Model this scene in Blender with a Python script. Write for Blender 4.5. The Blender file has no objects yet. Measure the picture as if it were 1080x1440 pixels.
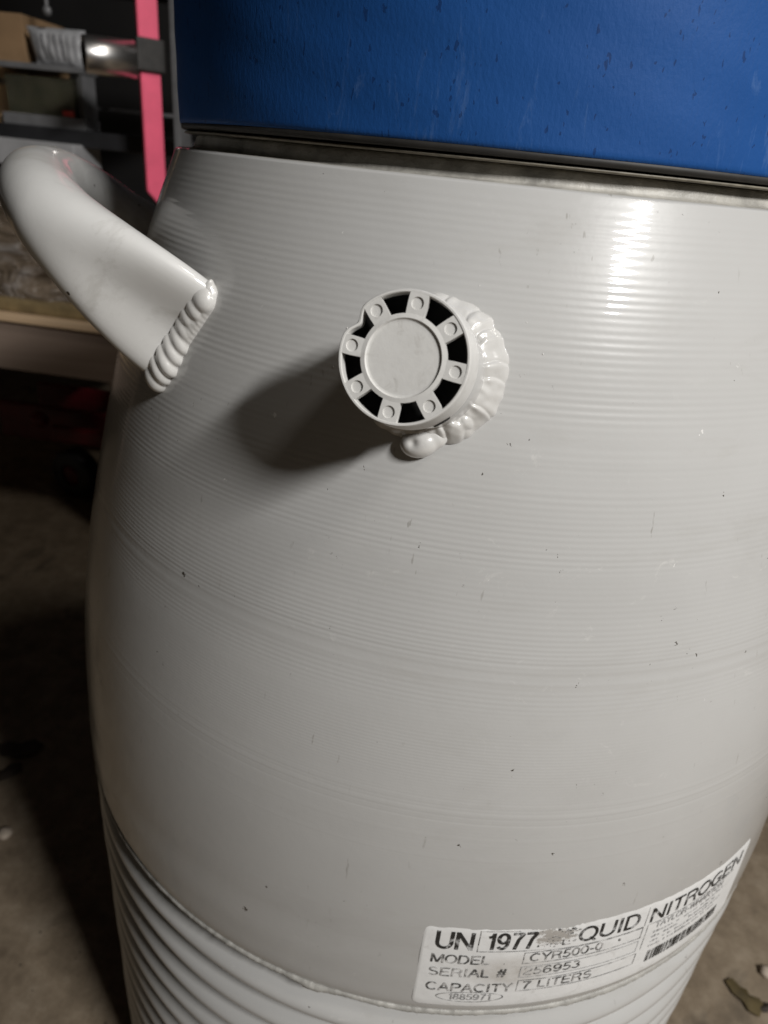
import bpy, bmesh, math, random
import numpy as np
from mathutils import Vector, Matrix, noise

random.seed(7)
rng = np.random.default_rng(7)
sc = bpy.context.scene
C = sc.collection
Z0 = 0.25                      # height of the dewar's girth seam above the floor (metres)
LAMP_POWER = 19.8

# ------------------------------------------------------------------ camera
cam_d = bpy.data.cameras.new('camera')
cam = bpy.data.objects.new('camera', cam_d)
C.objects.link(cam)
sc.camera = cam
cam_loc = Vector((0.0, -0.33807, 0.28206 + Z0))
c_r = Vector((0.98474525, 0.14857662, 0.09056363))
c_u = Vector((-0.1477051, 0.43864873, 0.88643697))
c_f = Vector((-0.09197819, 0.88629131, -0.45390278))
m = Matrix((c_r, c_u, -c_f)).transposed().to_4x4()
m.translation = cam_loc
cam.matrix_world = m
cam_d.sensor_fit = 'AUTO'
cam_d.sensor_width = 36.0
cam_d.lens = 24.152
cam_d.clip_start = 0.01
cam_d.clip_end = 60
cam_d.dof.use_dof = True
cam_d.dof.focus_distance = 0.19
cam_d.dof.aperture_fstop = 15.0

# ------------------------------------------------------------------ world: an almost dark garage
w = bpy.data.worlds.new('World')
sc.world = w
w.use_nodes = True
bg = w.node_tree.nodes['Background']
bg.inputs[0].default_value = (1.0, 0.95, 0.9, 1)
bg.inputs[1].default_value = 0.007

# ------------------------------------------------------------------ the tube lamp up on the right
def area_lamp(name, p1, p2, width, target, power, col):
    p1, p2, target = Vector(p1), Vector(p2), Vector(target)
    mid = (p1 + p2) / 2
    x = (p2 - p1).normalized()
    z = (mid - target)
    z = (z - x * z.dot(x)).normalized()
    y = z.cross(x)
    d = bpy.data.lights.new(name, 'AREA')
    d.shape = 'RECTANGLE'
    d.size = (p2 - p1).length
    d.size_y = width
    d.energy = power
    d.color = col
    o = bpy.data.objects.new(name, d)
    mm = Matrix((x, y, z)).transposed().to_4x4()
    mm.translation = mid
    o.matrix_world = mm
    C.objects.link(o)
    return o

HL = Vector((0.0375, -0.134, 0.27 + Z0))
def dirv(az, el):
    a, e = math.radians(az), math.radians(el)
    return Vector((math.sin(a) * math.cos(e), -math.cos(a) * math.cos(e), math.sin(e)))
area_lamp('tube_lamp', HL + dirv(41.5, 31.0) * 1.3, HL + dirv(54.5, 38.5) * 1.3, 0.065, HL, LAMP_POWER, (1.0, 0.985, 0.96))
# a second, dimmer ceiling lamp farther off to the right
H2 = Vector((0.058, -0.128, 0.264 + Z0))
area_lamp('ceiling_lamp', H2 + dirv(62, 55) * 3.0, H2 + dirv(74, 55) * 3.0, 0.4, H2, 13.0, (1.0, 0.94, 0.86))

sc.view_settings.view_transform = 'Standard'
sc.view_settings.look = 'None'
sc.view_settings.exposure = 0.0
sc.view_settings.gamma = 1.0
sc.view_settings.use_curve_mapping = False
sc.cycles.use_denoising = True
sc.cycles.max_bounces = 8

# ------------------------------------------------------------------ helpers
def new_obj(name, me, mat=None, parent=None):
    o = bpy.data.objects.new(name, me)
    C.objects.link(o)
    if mat is not None:
        me.materials.clear()
        me.materials.append(mat)
    if parent is not None:
        o.parent = parent
    return o

def bm_obj(name, bm, mat, parent=None, smooth=False):
    me = bpy.data.meshes.new(name)
    bmesh.ops.recalc_face_normals(bm, faces=bm.faces[:])
    bm.to_mesh(me)
    bm.free()
    if smooth:
        me.polygons.foreach_set('use_smooth', [True] * len(me.polygons))
    return new_obj(name, me, mat, parent)

def thing(name, label, cat, loc=(0, 0, 0), group=None, rotz=0):
    o = bpy.data.objects.new(name, None)
    o.empty_display_size = 0.05
    C.objects.link(o)
    o.location = loc
    o.rotation_euler = (0, 0, rotz)
    return tag(o, label, cat, group)

def tag(o, label, cat, group=None):
    o['label'] = label
    o['category'] = cat
    if group:
        o['group'] = group
    return o

def grid_mesh(name, P, closed_u=False, smooth=True, uv=None):
    """P: (rows, cols, 3) numpy array -> quad grid mesh."""
    R_, K_ = P.shape[:2]
    me = bpy.data.meshes.new(name)
    v = P.reshape(-1, 3)
    i = np.arange(R_ - 1)[:, None]
    kc = K_ if closed_u else K_ - 1
    j = np.arange(kc)[None, :]
    jn = (j + 1) % K_
    q = np.stack([i * K_ + j, i * K_ + jn, (i + 1) * K_ + jn, (i + 1) * K_ + j], -1).reshape(-1, 4)
    nf = len(q)
    me.vertices.add(len(v))
    me.vertices.foreach_set('co', np.ascontiguousarray(v, dtype=np.float32).ravel())
    me.loops.add(nf * 4)
    me.loops.foreach_set('vertex_index', np.ascontiguousarray(q, dtype=np.int32).ravel())
    me.polygons.add(nf)
    me.polygons.foreach_set('loop_start', np.arange(0, nf * 4, 4, dtype=np.int32))
    me.polygons.foreach_set('use_smooth', np.full(nf, smooth))
    if uv is not None:
        l = me.uv_layers.new(name='UVMap')
        l.data.foreach_set('uv', np.ascontiguousarray(uv.reshape(-1, 2)[q.ravel()], dtype=np.float32).ravel())
    me.update(calc_edges=True)
    me.validate()
    return me

def box_bm(bm, lo, hi, bev=0.0):
    r = bmesh.ops.create_cube(bm, size=1.0)
    lo, hi = Vector(lo), Vector(hi)
    s, c = hi - lo, (hi + lo) / 2
    for v in r['verts']:
        v.co = Vector((v.co.x * s.x, v.co.y * s.y, v.co.z * s.z)) + c
    if bev > 0:
        eds = list({e for v in r['verts'] for e in v.link_edges})
        bmesh.ops.bevel(bm, geom=eds, offset=bev, segments=2, affect='EDGES', profile=0.6)

def box(name, lo, hi, mat, parent=None, bev=0.002):
    bm = bmesh.new()
    box_bm(bm, lo, hi, bev)
    return bm_obj(name, bm, mat, parent)

def frame_from(axis, hint=Vector((0, 0, 1))):
    z = Vector(axis).normalized()
    x = hint.cross(z)
    if x.length < 1e-4:
        x = Vector((1, 0, 0)).cross(z)
    x.normalize()
    y = z.cross(x)
    return x, y, z

def lathe(name, prof, mat, origin, axis, parent=None, seg=64, hint=Vector((0, 0, 1)), wob=None):
    x, y, z = frame_from(axis, hint)
    o = Vector(origin)
    P = np.zeros((len(prof), seg, 3))
    for i, (r, h) in enumerate(prof):
        for k in range(seg):
            a = 2 * math.pi * k / seg
            rr = r if wob is None else wob(i, a, r)
            P[i, k] = o + x * (rr * math.cos(a)) + y * (rr * math.sin(a)) + z * h
    return new_obj(name, grid_mesh(name, P, closed_u=True), mat, parent)

def remeshed(name, bm, mat, parent, voxel, smooth_it=4):
    me = bpy.data.meshes.new(name)
    bm.to_mesh(me)
    bm.free()
    t = bpy.data.objects.new('tmp', me)
    C.objects.link(t)
    r = t.modifiers.new('r', 'REMESH')
    r.mode = 'VOXEL'
    r.voxel_size = voxel
    r.use_smooth_shade = True
    s = t.modifiers.new('s', 'SMOOTH')
    s.factor = 0.5
    s.iterations = smooth_it
    dg = bpy.context.evaluated_depsgraph_get()
    me2 = bpy.data.meshes.new_from_object(t.evaluated_get(dg))
    bpy.data.objects.remove(t)
    bpy.data.meshes.remove(me)
    me2.name = name
    me2.polygons.foreach_set('use_smooth', [True] * len(me2.polygons))
    return new_obj(name, me2, mat, parent)

def ellipsoid(bm, c, axes, seg=20):
    r = bmesh.ops.create_uvsphere(bm, u_segments=seg, v_segments=seg // 2 + 2, radius=1.0)
    M = Matrix((axes[0], axes[1], axes[2])).transposed()
    for v in r['verts']:
        v.co = M @ v.co + Vector(c)

# ------------------------------------------------------------------ materials
class NT:
    def __init__(self, name):
        self.m = bpy.data.materials.new(name)
        self.m.use_nodes = True
        self.t = self.m.node_tree
        self.b = self.t.nodes['Principled BSDF']
    def n(self, typ, **kw):
        nd = self.t.nodes.new(typ)
        for k, v in kw.items():
            if k.startswith('i_'):
                nd.inputs[k[2:].replace('_', ' ')].default_value = v
            else:
                setattr(nd, k, v)
        return nd
    def l(self, a, b):
        self.t.links.new(a, b)
    def noise(self, vec, scale, detail=4, rough=0.55, dist=0.0):
        nd = self.n('ShaderNodeTexNoise')
        nd.inputs['Scale'].default_value = scale
        nd.inputs['Detail'].default_value = detail
        nd.inputs['Roughness'].default_value = rough
        nd.inputs['Distortion'].default_value = dist
        self.l(vec, nd.inputs['Vector'])
        return nd.outputs['Fac']
    def ramp(self, fac, stops):
        nd = self.n('ShaderNodeValToRGB')
        e = nd.color_ramp.elements
        while len(e) < len(stops):
            e.new(0.5)
        for k, (p, col) in enumerate(stops):
            e[k].position = p
            e[k].color = (*col, 1) if len(col) == 3 else col
        self.l(fac, nd.inputs[0])
        return nd.outputs['Color']
    def mix(self, fac, a, b):
        nd = self.n('ShaderNodeMix', data_type='RGBA')
        for s, v in ((nd.inputs[0], fac), (nd.inputs[6], a), (nd.inputs[7], b)):
            if isinstance(v, (int, float)):
                s.default_value = v
            elif isinstance(v, tuple):
                s.default_value = (*v, 1)
            else:
                self.l(v, s)
        return nd.outputs[2]
    def math(self, op, a, b=0.0):
        nd = self.n('ShaderNodeMath', operation=op)
        for s, v in ((nd.inputs[0], a), (nd.inputs[1], b)):
            if isinstance(v, (int, float)):
                s.default_value = v
            else:
                self.l(v, s)
        return nd.outputs[0]
    def bump(self, h, strength, dist):
        nd = self.n('ShaderNodeBump')
        nd.inputs['Strength'].default_value = strength
        nd.inputs['Distance'].default_value = dist
        self.l(h, nd.inputs['Height'])
        self.l(nd.outputs[0], self.b.inputs['Normal'])
        return nd
    def obj(self, scale=None):
        tc = self.n('ShaderNodeTexCoord')
        if scale is None:
            return tc.outputs['Object']
        mp = self.n('ShaderNodeMapping')
        mp.inputs['Scale'].default_value = scale
        self.l(tc.outputs['Object'], mp.inputs['Vector'])
        return mp.outputs[0]
    def specks(self, vec, scale, size, keep):
        """mask of sparse irregular flecks (1 = fleck)"""
        v = self.n('ShaderNodeTexVoronoi')
        v.inputs['Scale'].default_value = scale
        self.l(vec, v.inputs['Vector'])
        sep = self.n('ShaderNodeSeparateColor')
        self.l(v.outputs['Color'], sep.inputs[0])
        gate = self.math('LESS_THAN', sep.outputs[0], keep)
        sz = self.math('MULTIPLY', sep.outputs[1], size)
        near = self.math('LESS_THAN', v.outputs['Distance'], sz)
        return self.math('MULTIPLY', gate, near)
    def set(self, **kw):
        for k, v in kw.items():
            self.b.inputs[k.replace('_', ' ')].default_value = v

def simple(name, col, rough=0.5, var=0.25, scale=30, metal=0.0, bump=0.0, bscale=200, coat=0.0):
    M = NT(name)
    o = M.obj()
    f = M.noise(o, scale, 5, 0.6)
    a = tuple(c * (1 - var) for c in col)
    b = tuple(min(1, c * (1 + var)) for c in col)
    M.l(M.ramp(f, [(0.3, a), (0.7, b)]), M.b.inputs['Base Color'])
    M.set(Roughness=rough, Metallic=metal)
    if coat:
        M.b.inputs['Coat Weight'].default_value = coat
        M.b.inputs['Coat Roughness'].default_value = 0.08
    if bump:
        M.bump(M.noise(o, bscale, 4), bump, 0.001)
    return M.m

def paint_material():
    M = NT('grey_gloss_enamel')
    o = M.obj()
    big = M.noise(o, 9, 4, 0.6)
    base = M.ramp(big, [(0.3, (0.482, 0.478, 0.467)), (0.7, (0.530, 0.527, 0.517))])
    # greyish smudges rubbed along the spun direction
    sm = M.noise(M.obj((18, 18, 60)), 1.0, 5, 0.65, 0.4)
    base = M.mix(M.ramp(sm, [(0.60, (0, 0, 0)), (0.78, (0.30, 0.30, 0.30))]), base, (0.40, 0.385, 0.355))
    # pale scuffs
    sc1 = M.noise(M.obj((40, 40, 40)), 2.2, 6, 0.7, 0.6)
    base = M.mix(M.ramp(sc1, [(0.72, (0, 0, 0)), (0.80, (0.5, 0.5, 0.5))]), base, (0.62, 0.61, 0.58))
    # dark chips, tiny and sparse, a little stretched
    wob = M.n('ShaderNodeMixRGB', blend_type='ADD')
    wob.inputs[0].default_value = 0.004
    M.l(o, wob.inputs[1])
    nz = M.n('ShaderNodeTexNoise')
    nz.inputs['Scale'].default_value = 900
    M.l(o, nz.inputs['Vector'])
    M.l(nz.outputs['Color'], wob.inputs[2])
    mp = M.n('ShaderNodeMapping')
    mp.inputs['Scale'].default_value = (1, 1, 0.55)
    M.l(wob.outputs[0], mp.inputs['Vector'])
    s1 = M.specks(mp.outputs[0], 95, 0.070, 0.24)
    s2 = M.specks(mp.outputs[0], 210, 0.085, 0.16)
    clus = M.ramp(M.noise(o, 16, 3, 0.6), [(0.50, (0, 0, 0)), (0.62, (1, 1, 1))])
    s4 = M.math('MULTIPLY', M.specks(mp.outputs[0], 330, 0.10, 0.45), clus)
    chips = M.math('MAXIMUM', M.math('MAXIMUM', s1, s2), s4)
    # short upright scratches
    scr = M.noise(M.obj((420, 420, 60)), 1.0, 3, 0.5, 0.2)
    scg = M.noise(o, 26, 3, 0.6)
    scr = M.math('MULTIPLY', M.ramp(scr, [(0.69, (0, 0, 0)), (0.74, (1, 1, 1))]), M.ramp(scg, [(0.5, (0, 0, 0)), (0.6, (0.55,) * 3)]))
    base = M.mix(scr, base, (0.25, 0.235, 0.21))
    # broad handling grime
    gr = M.noise(M.obj((7, 7, 13)), 1.0, 7, 0.72, 0.8)
    base = M.mix(M.ramp(gr, [(0.54, (0, 0, 0)), (0.74, (0.24,) * 3)]), base, (0.36, 0.345, 0.325))
    wh = M.noise(M.obj((75, 75, 110)), 1.0, 6, 0.75, 0.9)
    whg = M.noise(M.obj((8, 8, 8)), 1.0, 2, 0.5)
    base = M.mix(M.math('MULTIPLY', M.ramp(wh, [(0.61, (0, 0, 0)), (0.69, (0.45,) * 3)]), M.ramp(whg, [(0.48, (0, 0, 0)), (0.60, (1, 1, 1))])), base, (0.66, 0.65, 0.63))
    base = M.mix(chips, base, (0.06, 0.05, 0.04))
    s3 = M.specks(mp.outputs[0], 130, 0.08, 0.14)
    base = M.mix(s3, base, (0.75, 0.74, 0.72))
    M.l(base, M.b.inputs['Base Color'])
    M.set(Roughness=0.34)
    M.b.inputs['Specular IOR Level'].default_value = 0.22
    M.b.inputs['Coat Weight'].default_value = 0.75
    rf = M.noise(o, 60, 4)
    M.l(M.ramp(rf, [(0.3, (0.030,) * 3), (0.75, (0.075,) * 3)]), M.b.inputs['Coat Roughness'])
    h = M.math('ADD', M.noise(o, 420, 3), M.math('MULTIPLY', M.noise(o, 70, 2), 1.5))
    h = M.math('SUBTRACT', h, M.math('MULTIPLY', chips, 1.0))
    M.bump(h, 0.055, 0.0005)
    return M.m

def weld_paint_material():
    M = NT('glossy_enamel_on_weld')
    o = M.obj()
    f = M.noise(o, 90, 5)
    base = M.ramp(f, [(0.3, (0.57, 0.56, 0.54)), (0.7, (0.64, 0.63, 0.61))])
    s = M.specks(o, 260, 0.09, 0.05)
    base = M.mix(s, base, (0.10, 0.08, 0.06))
    M.l(base, M.b.inputs['Base Color'])
    M.set(Roughness=0.28)
    M.b.inputs['Coat Weight'].default_value = 1.0
    M.b.inputs['Coat Roughness'].default_value = 0.05
    M.bump(M.noise(o, 500, 3), 0.10, 0.0006)
    return M.m

def handle_material():
    M = NT('worn_enamel_on_handle')
    o = M.obj()
    base = M.ramp(M.noise(o, 40, 5), [(0.3, (0.60, 0.595, 0.58)), (0.7, (0.665, 0.66, 0.645))])
    gr = M.noise(M.obj((22, 22, 30)), 1.0, 7, 0.72, 0.8)
    base = M.mix(M.ramp(gr, [(0.53, (0, 0, 0)), (0.70, (0.50,) * 3)]), base, (0.30, 0.285, 0.25))
    rub = M.noise(M.obj((60, 60, 60)), 1.0, 6, 0.75, 0.6)
    base = M.mix(M.ramp(rub, [(0.66, (0, 0, 0)), (0.74, (0.45,) * 3)]), base, (0.38, 0.365, 0.34))
    base = M.mix(M.specks(o, 150, 0.10, 0.12), base, (0.07, 0.055, 0.045))
    M.l(base, M.b.inputs['Base Color'])
    M.set(Roughness=0.42)
    M.b.inputs['Specular IOR Level'].default_value = 0.3
    M.b.inputs['Coat Weight'].default_value = 0.7
    M.l(M.ramp(gr, [(0.45, (0.04,) * 3), (0.65, (0.28,) * 3)]), M.b.inputs['Coat Roughness'])
    M.bump(M.math('ADD', M.noise(o, 150, 3), M.noise(o, 40, 2)), 0.06, 0.001)
    return M.m

def cap_material():
    M = NT('grubby_white_plastic')
    o = M.obj()
    base = M.ramp(M.noise(o, 90, 5), [(0.3, (0.62, 0.612, 0.592)), (0.7, (0.68, 0.672, 0.652))])
    gr = M.noise(o, 230, 7, 0.75, 0.8)
    base = M.mix(M.ramp(gr, [(0.55, (0, 0, 0)), (0.72, (0.42,) * 3)]), base, (0.36, 0.34, 0.31))
    base = M.mix(M.specks(o, 420, 0.10, 0.10), base, (0.09, 0.08, 0.07))
    M.l(base, M.b.inputs['Base Color'])
    M.set(Roughness=0.42)
    M.bump(M.noise(o, 700, 4), 0.10, 0.0006)
    return M.m

def blue_material():
    M = NT('blue_moulded_plastic')
    o = M.obj()
    st = M.obj((140, 140, 70))
    f = M.noise(o, 14, 4)
    base = M.ramp(f, [(0.3, (0.010, 0.064, 0.235)), (0.7, (0.015, 0.082, 0.285))])
    scr = M.noise(M.obj((160, 60, 26)), 1.0, 6, 0.75, 1.2)
    base = M.mix(M.ramp(scr, [(0.60, (0, 0, 0)), (0.70, (0.30,) * 3)]), base, (0.10, 0.19, 0.40))
    mp = M.n('ShaderNodeMapping')
    mp.inputs['Scale'].default_value = (1, 1, 0.45)
    mp.inputs['Rotation'].default_value = (0, 0.35, 0)
    M.l(o, mp.inputs['Vector'])
    wb = M.n('ShaderNodeMixRGB', blend_type='ADD')
    wb.inputs[0].default_value = 0.0035
    nz = M.n('ShaderNodeTexNoise')
    nz.inputs['Scale'].default_value = 500
    M.l(mp.outputs[0], nz.inputs['Vector'])
    M.l(mp.outputs[0], wb.inputs[1])
    M.l(nz.outputs['Color'], wb.inputs[2])
    pits = M.math('MAXIMUM', M.math('MAXIMUM', M.specks(wb.outputs[0], 240, 0.17, 0.60), M.specks(wb.outputs[0], 340, 0.20, 0.5)), M.specks(wb.outputs[0], 520, 0.26, 0.6))
    base = M.mix(M.math('MULTIPLY', pits, 0.6), base, (0.006, 0.022, 0.09))
    M.l(base, M.b.inputs['Base Color'])
    M.set(Roughness=0.55)
    M.b.inputs['Specular IOR Level'].default_value = 0.16
    h = M.math('SUBTRACT', M.noise(st, 6.0, 4, 0.6), M.math('MULTIPLY', pits, 1.6))
    M.bump(h, 0.26, 0.0005)
    return M.m

def concrete_material():
    M = NT('garage_concrete')
    o = M.obj()
    big = M.noise(o, 5, 6, 0.65)
    base = M.ramp(big, [(0.28, (0.125, 0.089, 0.057)), (0.5, (0.225, 0.172, 0.116)), (0.74, (0.32, 0.257, 0.184))])
    fine = M.noise(o, 45, 8, 0.7)
    base = M.mix(0.45, base, M.ramp(fine, [(0.32, (0.075, 0.056, 0.037)), (0.5, (0.22, 0.173, 0.12)), (0.72, (0.42, 0.355, 0.27))]))
    stain = M.noise(o, 11, 5, 0.6, 1.0)
    base = M.mix(M.ramp(stain, [(0.58, (0, 0, 0)), (0.70, (0.7,) * 3)]), base, (0.07, 0.055, 0.04))
    s = M.specks(o, 170, 0.25, 0.10)
    base = M.mix(s, base, (0.07, 0.055, 0.04))
    M.l(base, M.b.inputs['Base Color'])
    M.set(Roughness=0.75)
    M.bump(fine, 0.5, 0.002)
    return M.m

def label_material():
    M = NT('worn_white_label')
    uv = M.n('ShaderNodeTexCoord').outputs['UV']        # metres along and up the label
    f = M.noise(uv, 55, 6, 0.65)
    base = M.ramp(f, [(0.3, (0.76, 0.76, 0.755)), (0.7, (0.85, 0.85, 0.845))])
    sep = M.n('ShaderNodeSeparateXYZ')
    M.l(uv, sep.inputs[0])
    # rubbed-through patch near the top between the number and the name
    dx = M.math('DIVIDE', M.math('SUBTRACT', sep.outputs[0], 0.0475), 0.011)
    dy = M.math('DIVIDE', M.math('SUBTRACT', sep.outputs[1], 0.0385), 0.0055)
    d = M.math('ADD', M.math('MULTIPLY', dx, dx), M.math('MULTIPLY', dy, dy))
    patch = M.math('SUBTRACT', 1.0, d)
    patch = M.math('MULTIPLY', M.math('MAXIMUM', patch, 0.0), 0.9)
    ruv = M.n('ShaderNodeMapping')
    ruv.inputs['Scale'].default_value = (0.55, 1.3, 1)
    ruv.inputs['Rotation'].default_value = (0, 0, 0.5)
    M.l(uv, ruv.inputs['Vector'])
    rub = M.noise(ruv.outputs[0], 420, 7, 0.8, 0.8)
    mask = M.math('GREATER_THAN', M.math('ADD', rub, M.math('MULTIPLY', patch, 0.30)), 0.655)
    base = M.mix(M.math('MULTIPLY', mask, 0.85), base, (0.34, 0.315, 0.285))
    # second faint rub across the model and serial fields
    dx = M.math('DIVIDE', M.math('SUBTRACT', sep.outputs[0], 0.034), 0.020)
    dy = M.math('DIVIDE', M.math('SUBTRACT', sep.outputs[1], 0.0205), 0.010)
    d = M.math('ADD', M.math('MULTIPLY', dx, dx), M.math('MULTIPLY', dy, dy))
    p2 = M.math('MAXIMUM', M.math('SUBTRACT', 1.0, d), 0.0)
    m2 = M.math('MULTIPLY', p2, M.noise(uv, 160, 5, 0.7))
    base = M.mix(M.math('MULTIPLY', m2, 1.0), base, (0.38, 0.34, 0.29))
    sm = M.noise(uv, 130, 6, 0.75, 1.2)
    base = M.mix(M.ramp(sm, [(0.56, (0, 0, 0)), (0.72, (0.45,) * 3)]), base, (0.45, 0.43, 0.40))
    M.l(base, M.b.inputs['Base Color'])
    M.set(Roughness=0.38)
    M.bump(M.noise(uv, 300, 4), 0.15, 0.0005)
    return M.m

def ink_material(name, dark, pale, lo, hi, scale=260):
    M = NT(name)
    o = M.obj()
    f = M.noise(o, scale, 5, 0.7, 0.3)
    M.l(M.ramp(f, [(lo, dark), (hi, pale)]), M.b.inputs['Base Color'])
    M.set(Roughness=0.5)
    return M.m

def wrap_material():
    M = NT('crumpled_clear_wrap')
    o = M.obj()
    f = M.noise(M.obj((14, 14, 22)), 1.0, 6, 0.65, 1.5)
    M.l(M.ramp(f, [(0.30, (0.10, 0.075, 0.05)), (0.52, (0.22, 0.17, 0.125)), (0.66, (0.42, 0.38, 0.35))]), M.b.inputs['Base Color'])
    M.set(Roughness=0.22)
    M.bump(f, 1.0, 0.02)
    return M.m

def wood_material(name, a, b):
    M = NT(name)
    f = M.noise(M.obj((3, 30, 60)), 1.0, 5, 0.6, 0.6)
    M.l(M.ramp(f, [(0.3, a), (0.7, b)]), M.b.inputs['Base Color'])
    M.set(Roughness=0.6)
    return M.m

PAINT = paint_material()
WELD = weld_paint_material()
BLUE = blue_material()
CONC = concrete_material()
LABEL = label_material()
SEAMP = simple('dull_enamel_on_seam', (0.37, 0.36, 0.335), 0.5, 0.2, 160, bump=0.3, bscale=600)
HANDP = handle_material()
COLLARP = simple('grimy_enamel_on_collar', (0.40, 0.385, 0.35), 0.5, 0.35, 90, bump=0.5, bscale=350)
INK = ink_material('black_ink', (0.022, 0.022, 0.022), (0.55, 0.55, 0.55), 0.52, 0.64, 240)
INKW = ink_material('rubbed_grey_ink', (0.06, 0.06, 0.06), (0.62, 0.61, 0.60), 0.45, 0.60, 300)
INKF = ink_material('faint_grey_ink', (0.25, 0.25, 0.255), (0.58, 0.58, 0.58), 0.42, 0.62, 500)
CAPM = cap_material()
RUBBER = simple('black_rubber', (0.022, 0.020, 0.018), 0.6, 0.4, 120)
OLIVE = simple('dirty_seal_lip', (0.20, 0.18, 0.14), 0.55, 0.35, 260)
DARKIN = simple('dark_inner_mesh', (0.012, 0.011, 0.010), 0.8, 0.3, 400)
PINK = simple('pink_painted_steel', (0.90, 0.112, 0.21), 0.55, 0.14, 30, bump=0.1)
BLACKM = simple('black_plastic', (0.028, 0.028, 0.031), 0.45, 0.3, 60)
GREYM = simple('galvanised_steel', (0.17, 0.17, 0.175), 0.5, 0.2, 50, metal=0.3)
CHROME = simple('chromed_steel', (0.82, 0.80, 0.78), 0.33, 0.05, 60, metal=1.0)
CARD = simple('brown_cardboard', (0.32, 0.20, 0.105), 0.8, 0.18, 25)
RED = simple('dark_red_paint', (0.13, 0.010, 0.015), 0.4, 0.35, 20)
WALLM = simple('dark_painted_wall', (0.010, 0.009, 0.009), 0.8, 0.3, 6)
SHELFB = simple('black_shelf_board', (0.016, 0.016, 0.018), 0.6, 0.3, 40)
SHELFG = simple('pale_grey_shelf_board', (0.38, 0.38, 0.39), 0.55, 0.12, 30)
WRAP = wrap_material()
WOODL = wood_material('pale_plywood_edge', (0.66, 0.46, 0.28), (0.80, 0.60, 0.40))
WOODD = wood_material('brown_fibreboard', (0.26, 0.195, 0.155), (0.34, 0.26, 0.21))
LEAFM = simple('dry_leaf', (0.085, 0.062, 0.024), 0.7, 0.5, 60)
LEAFD = simple('damp_dark_leaf', (0.045, 0.033, 0.024), 0.7, 0.5, 60)
PEBBLE = simple('pale_pebble', (0.50, 0.42, 0.34), 0.7, 0.2, 90)
WHITEP = simple('white_film', (0.42, 0.42, 0.43), 0.4, 0.15, 60)
GREYINK = simple('grey_print', (0.14, 0.14, 0.15), 0.5, 0.3, 80)
OLIVEC = simple('olive_contents', (0.085, 0.08, 0.055), 0.6, 0.45, 30)
STICKER = simple('red_sticker', (0.45, 0.05, 0.04), 0.5, 0.2, 60)
BINM = NT('clear_bin_plastic')
BINM.set(Base_Color=(0.9, 0.9, 0.88, 1), Roughness=0.12, IOR=1.12)
BINM.b.inputs['Transmission Weight'].default_value = 1.0
BINM = BINM.m
BINRIM = simple('milky_bin_rim', (0.17, 0.17, 0.175), 0.3, 0.15, 40)

# ------------------------------------------------------------------ setting: floor and back wall
bm = bmesh.new()
bmesh.ops.create_grid(bm, x_segments=2, y_segments=2, size=4.0)
fl = bm_obj('floor', bm, CONC)
fl['kind'] = 'structure'
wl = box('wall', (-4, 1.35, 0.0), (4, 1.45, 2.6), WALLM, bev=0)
wl['kind'] = 'structure'

# ------------------------------------------------------------------ the dewar's turned profile
ZT = 0.308120
KR = np.array([1.00435603, 0.99296569, 0.96579379, 0.91341528, 0.8474372, 0.75886883, 0.64758657]) * 0.19
KZ = np.linspace(0, ZT, 7)
def spline(x, y, xx):
    n = len(x); h = np.diff(x); M_ = np.zeros((n, n)); b = np.zeros(n); M_[0, 0] = M_[-1, -1] = 1
    for i in range(1, n - 1):
        M_[i, i-1] = h[i-1]; M_[i, i] = 2 * (h[i-1] + h[i]); M_[i, i+1] = h[i]
        b[i] = 6 * ((y[i+1] - y[i]) / h[i] - (y[i] - y[i-1]) / h[i-1])
    mm = np.linalg.solve(M_, b)
    i = np.clip(np.searchsorted(x, xx) - 1, 0, n - 2)
    t = xx - x[i]; u = x[i+1] - xx
    return mm[i]*u**3/(6*h[i]) + mm[i+1]*t**3/(6*h[i]) + (y[i]/h[i]-mm[i]*h[i]/6)*u + (y[i+1]/h[i]-mm[i+1]*h[i]/6)*t
def rad(z):
    return spline(KZ, KR, np.clip(np.asarray(z, float), 0, ZT))
def surf(th, z, off=0.0):
    """point on the upper shell; th measured from the camera side towards the right"""
    r = float(rad(np.array([z]))[0]) + off
    return Vector((r * math.sin(th), -r * math.cos(th), z + Z0))
def snorm(th, z):
    e = 1e-3
    dr = float((rad(np.array([z + e])) - rad(np.array([z - e])))[0]) / (2 * e)
    return Vector((math.sin(th), -math.cos(th), -dr)).normalized()

dewar = thing('nitrogen_dewar', 'tall light grey spun metal dewar flask with ribbed lower half, side handle and vent port', 'dewar')

TH = np.concatenate([np.linspace(-1.9, 1.9, 230), np.linspace(1.9, 2 * math.pi - 1.9, 42)[1:-1]])
def revolve(zs, rfun):
    """rfun(z array, theta) -> radius"""
    P = np.zeros((len(zs), len(TH), 3))
    for k, t in enumerate(TH):
        r = rfun(zs, t)
        P[:, k, 0] = r * math.sin(t)
        P[:, k, 1] = -r * math.cos(t)
        P[:, k, 2] = zs + Z0
    return P

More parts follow.
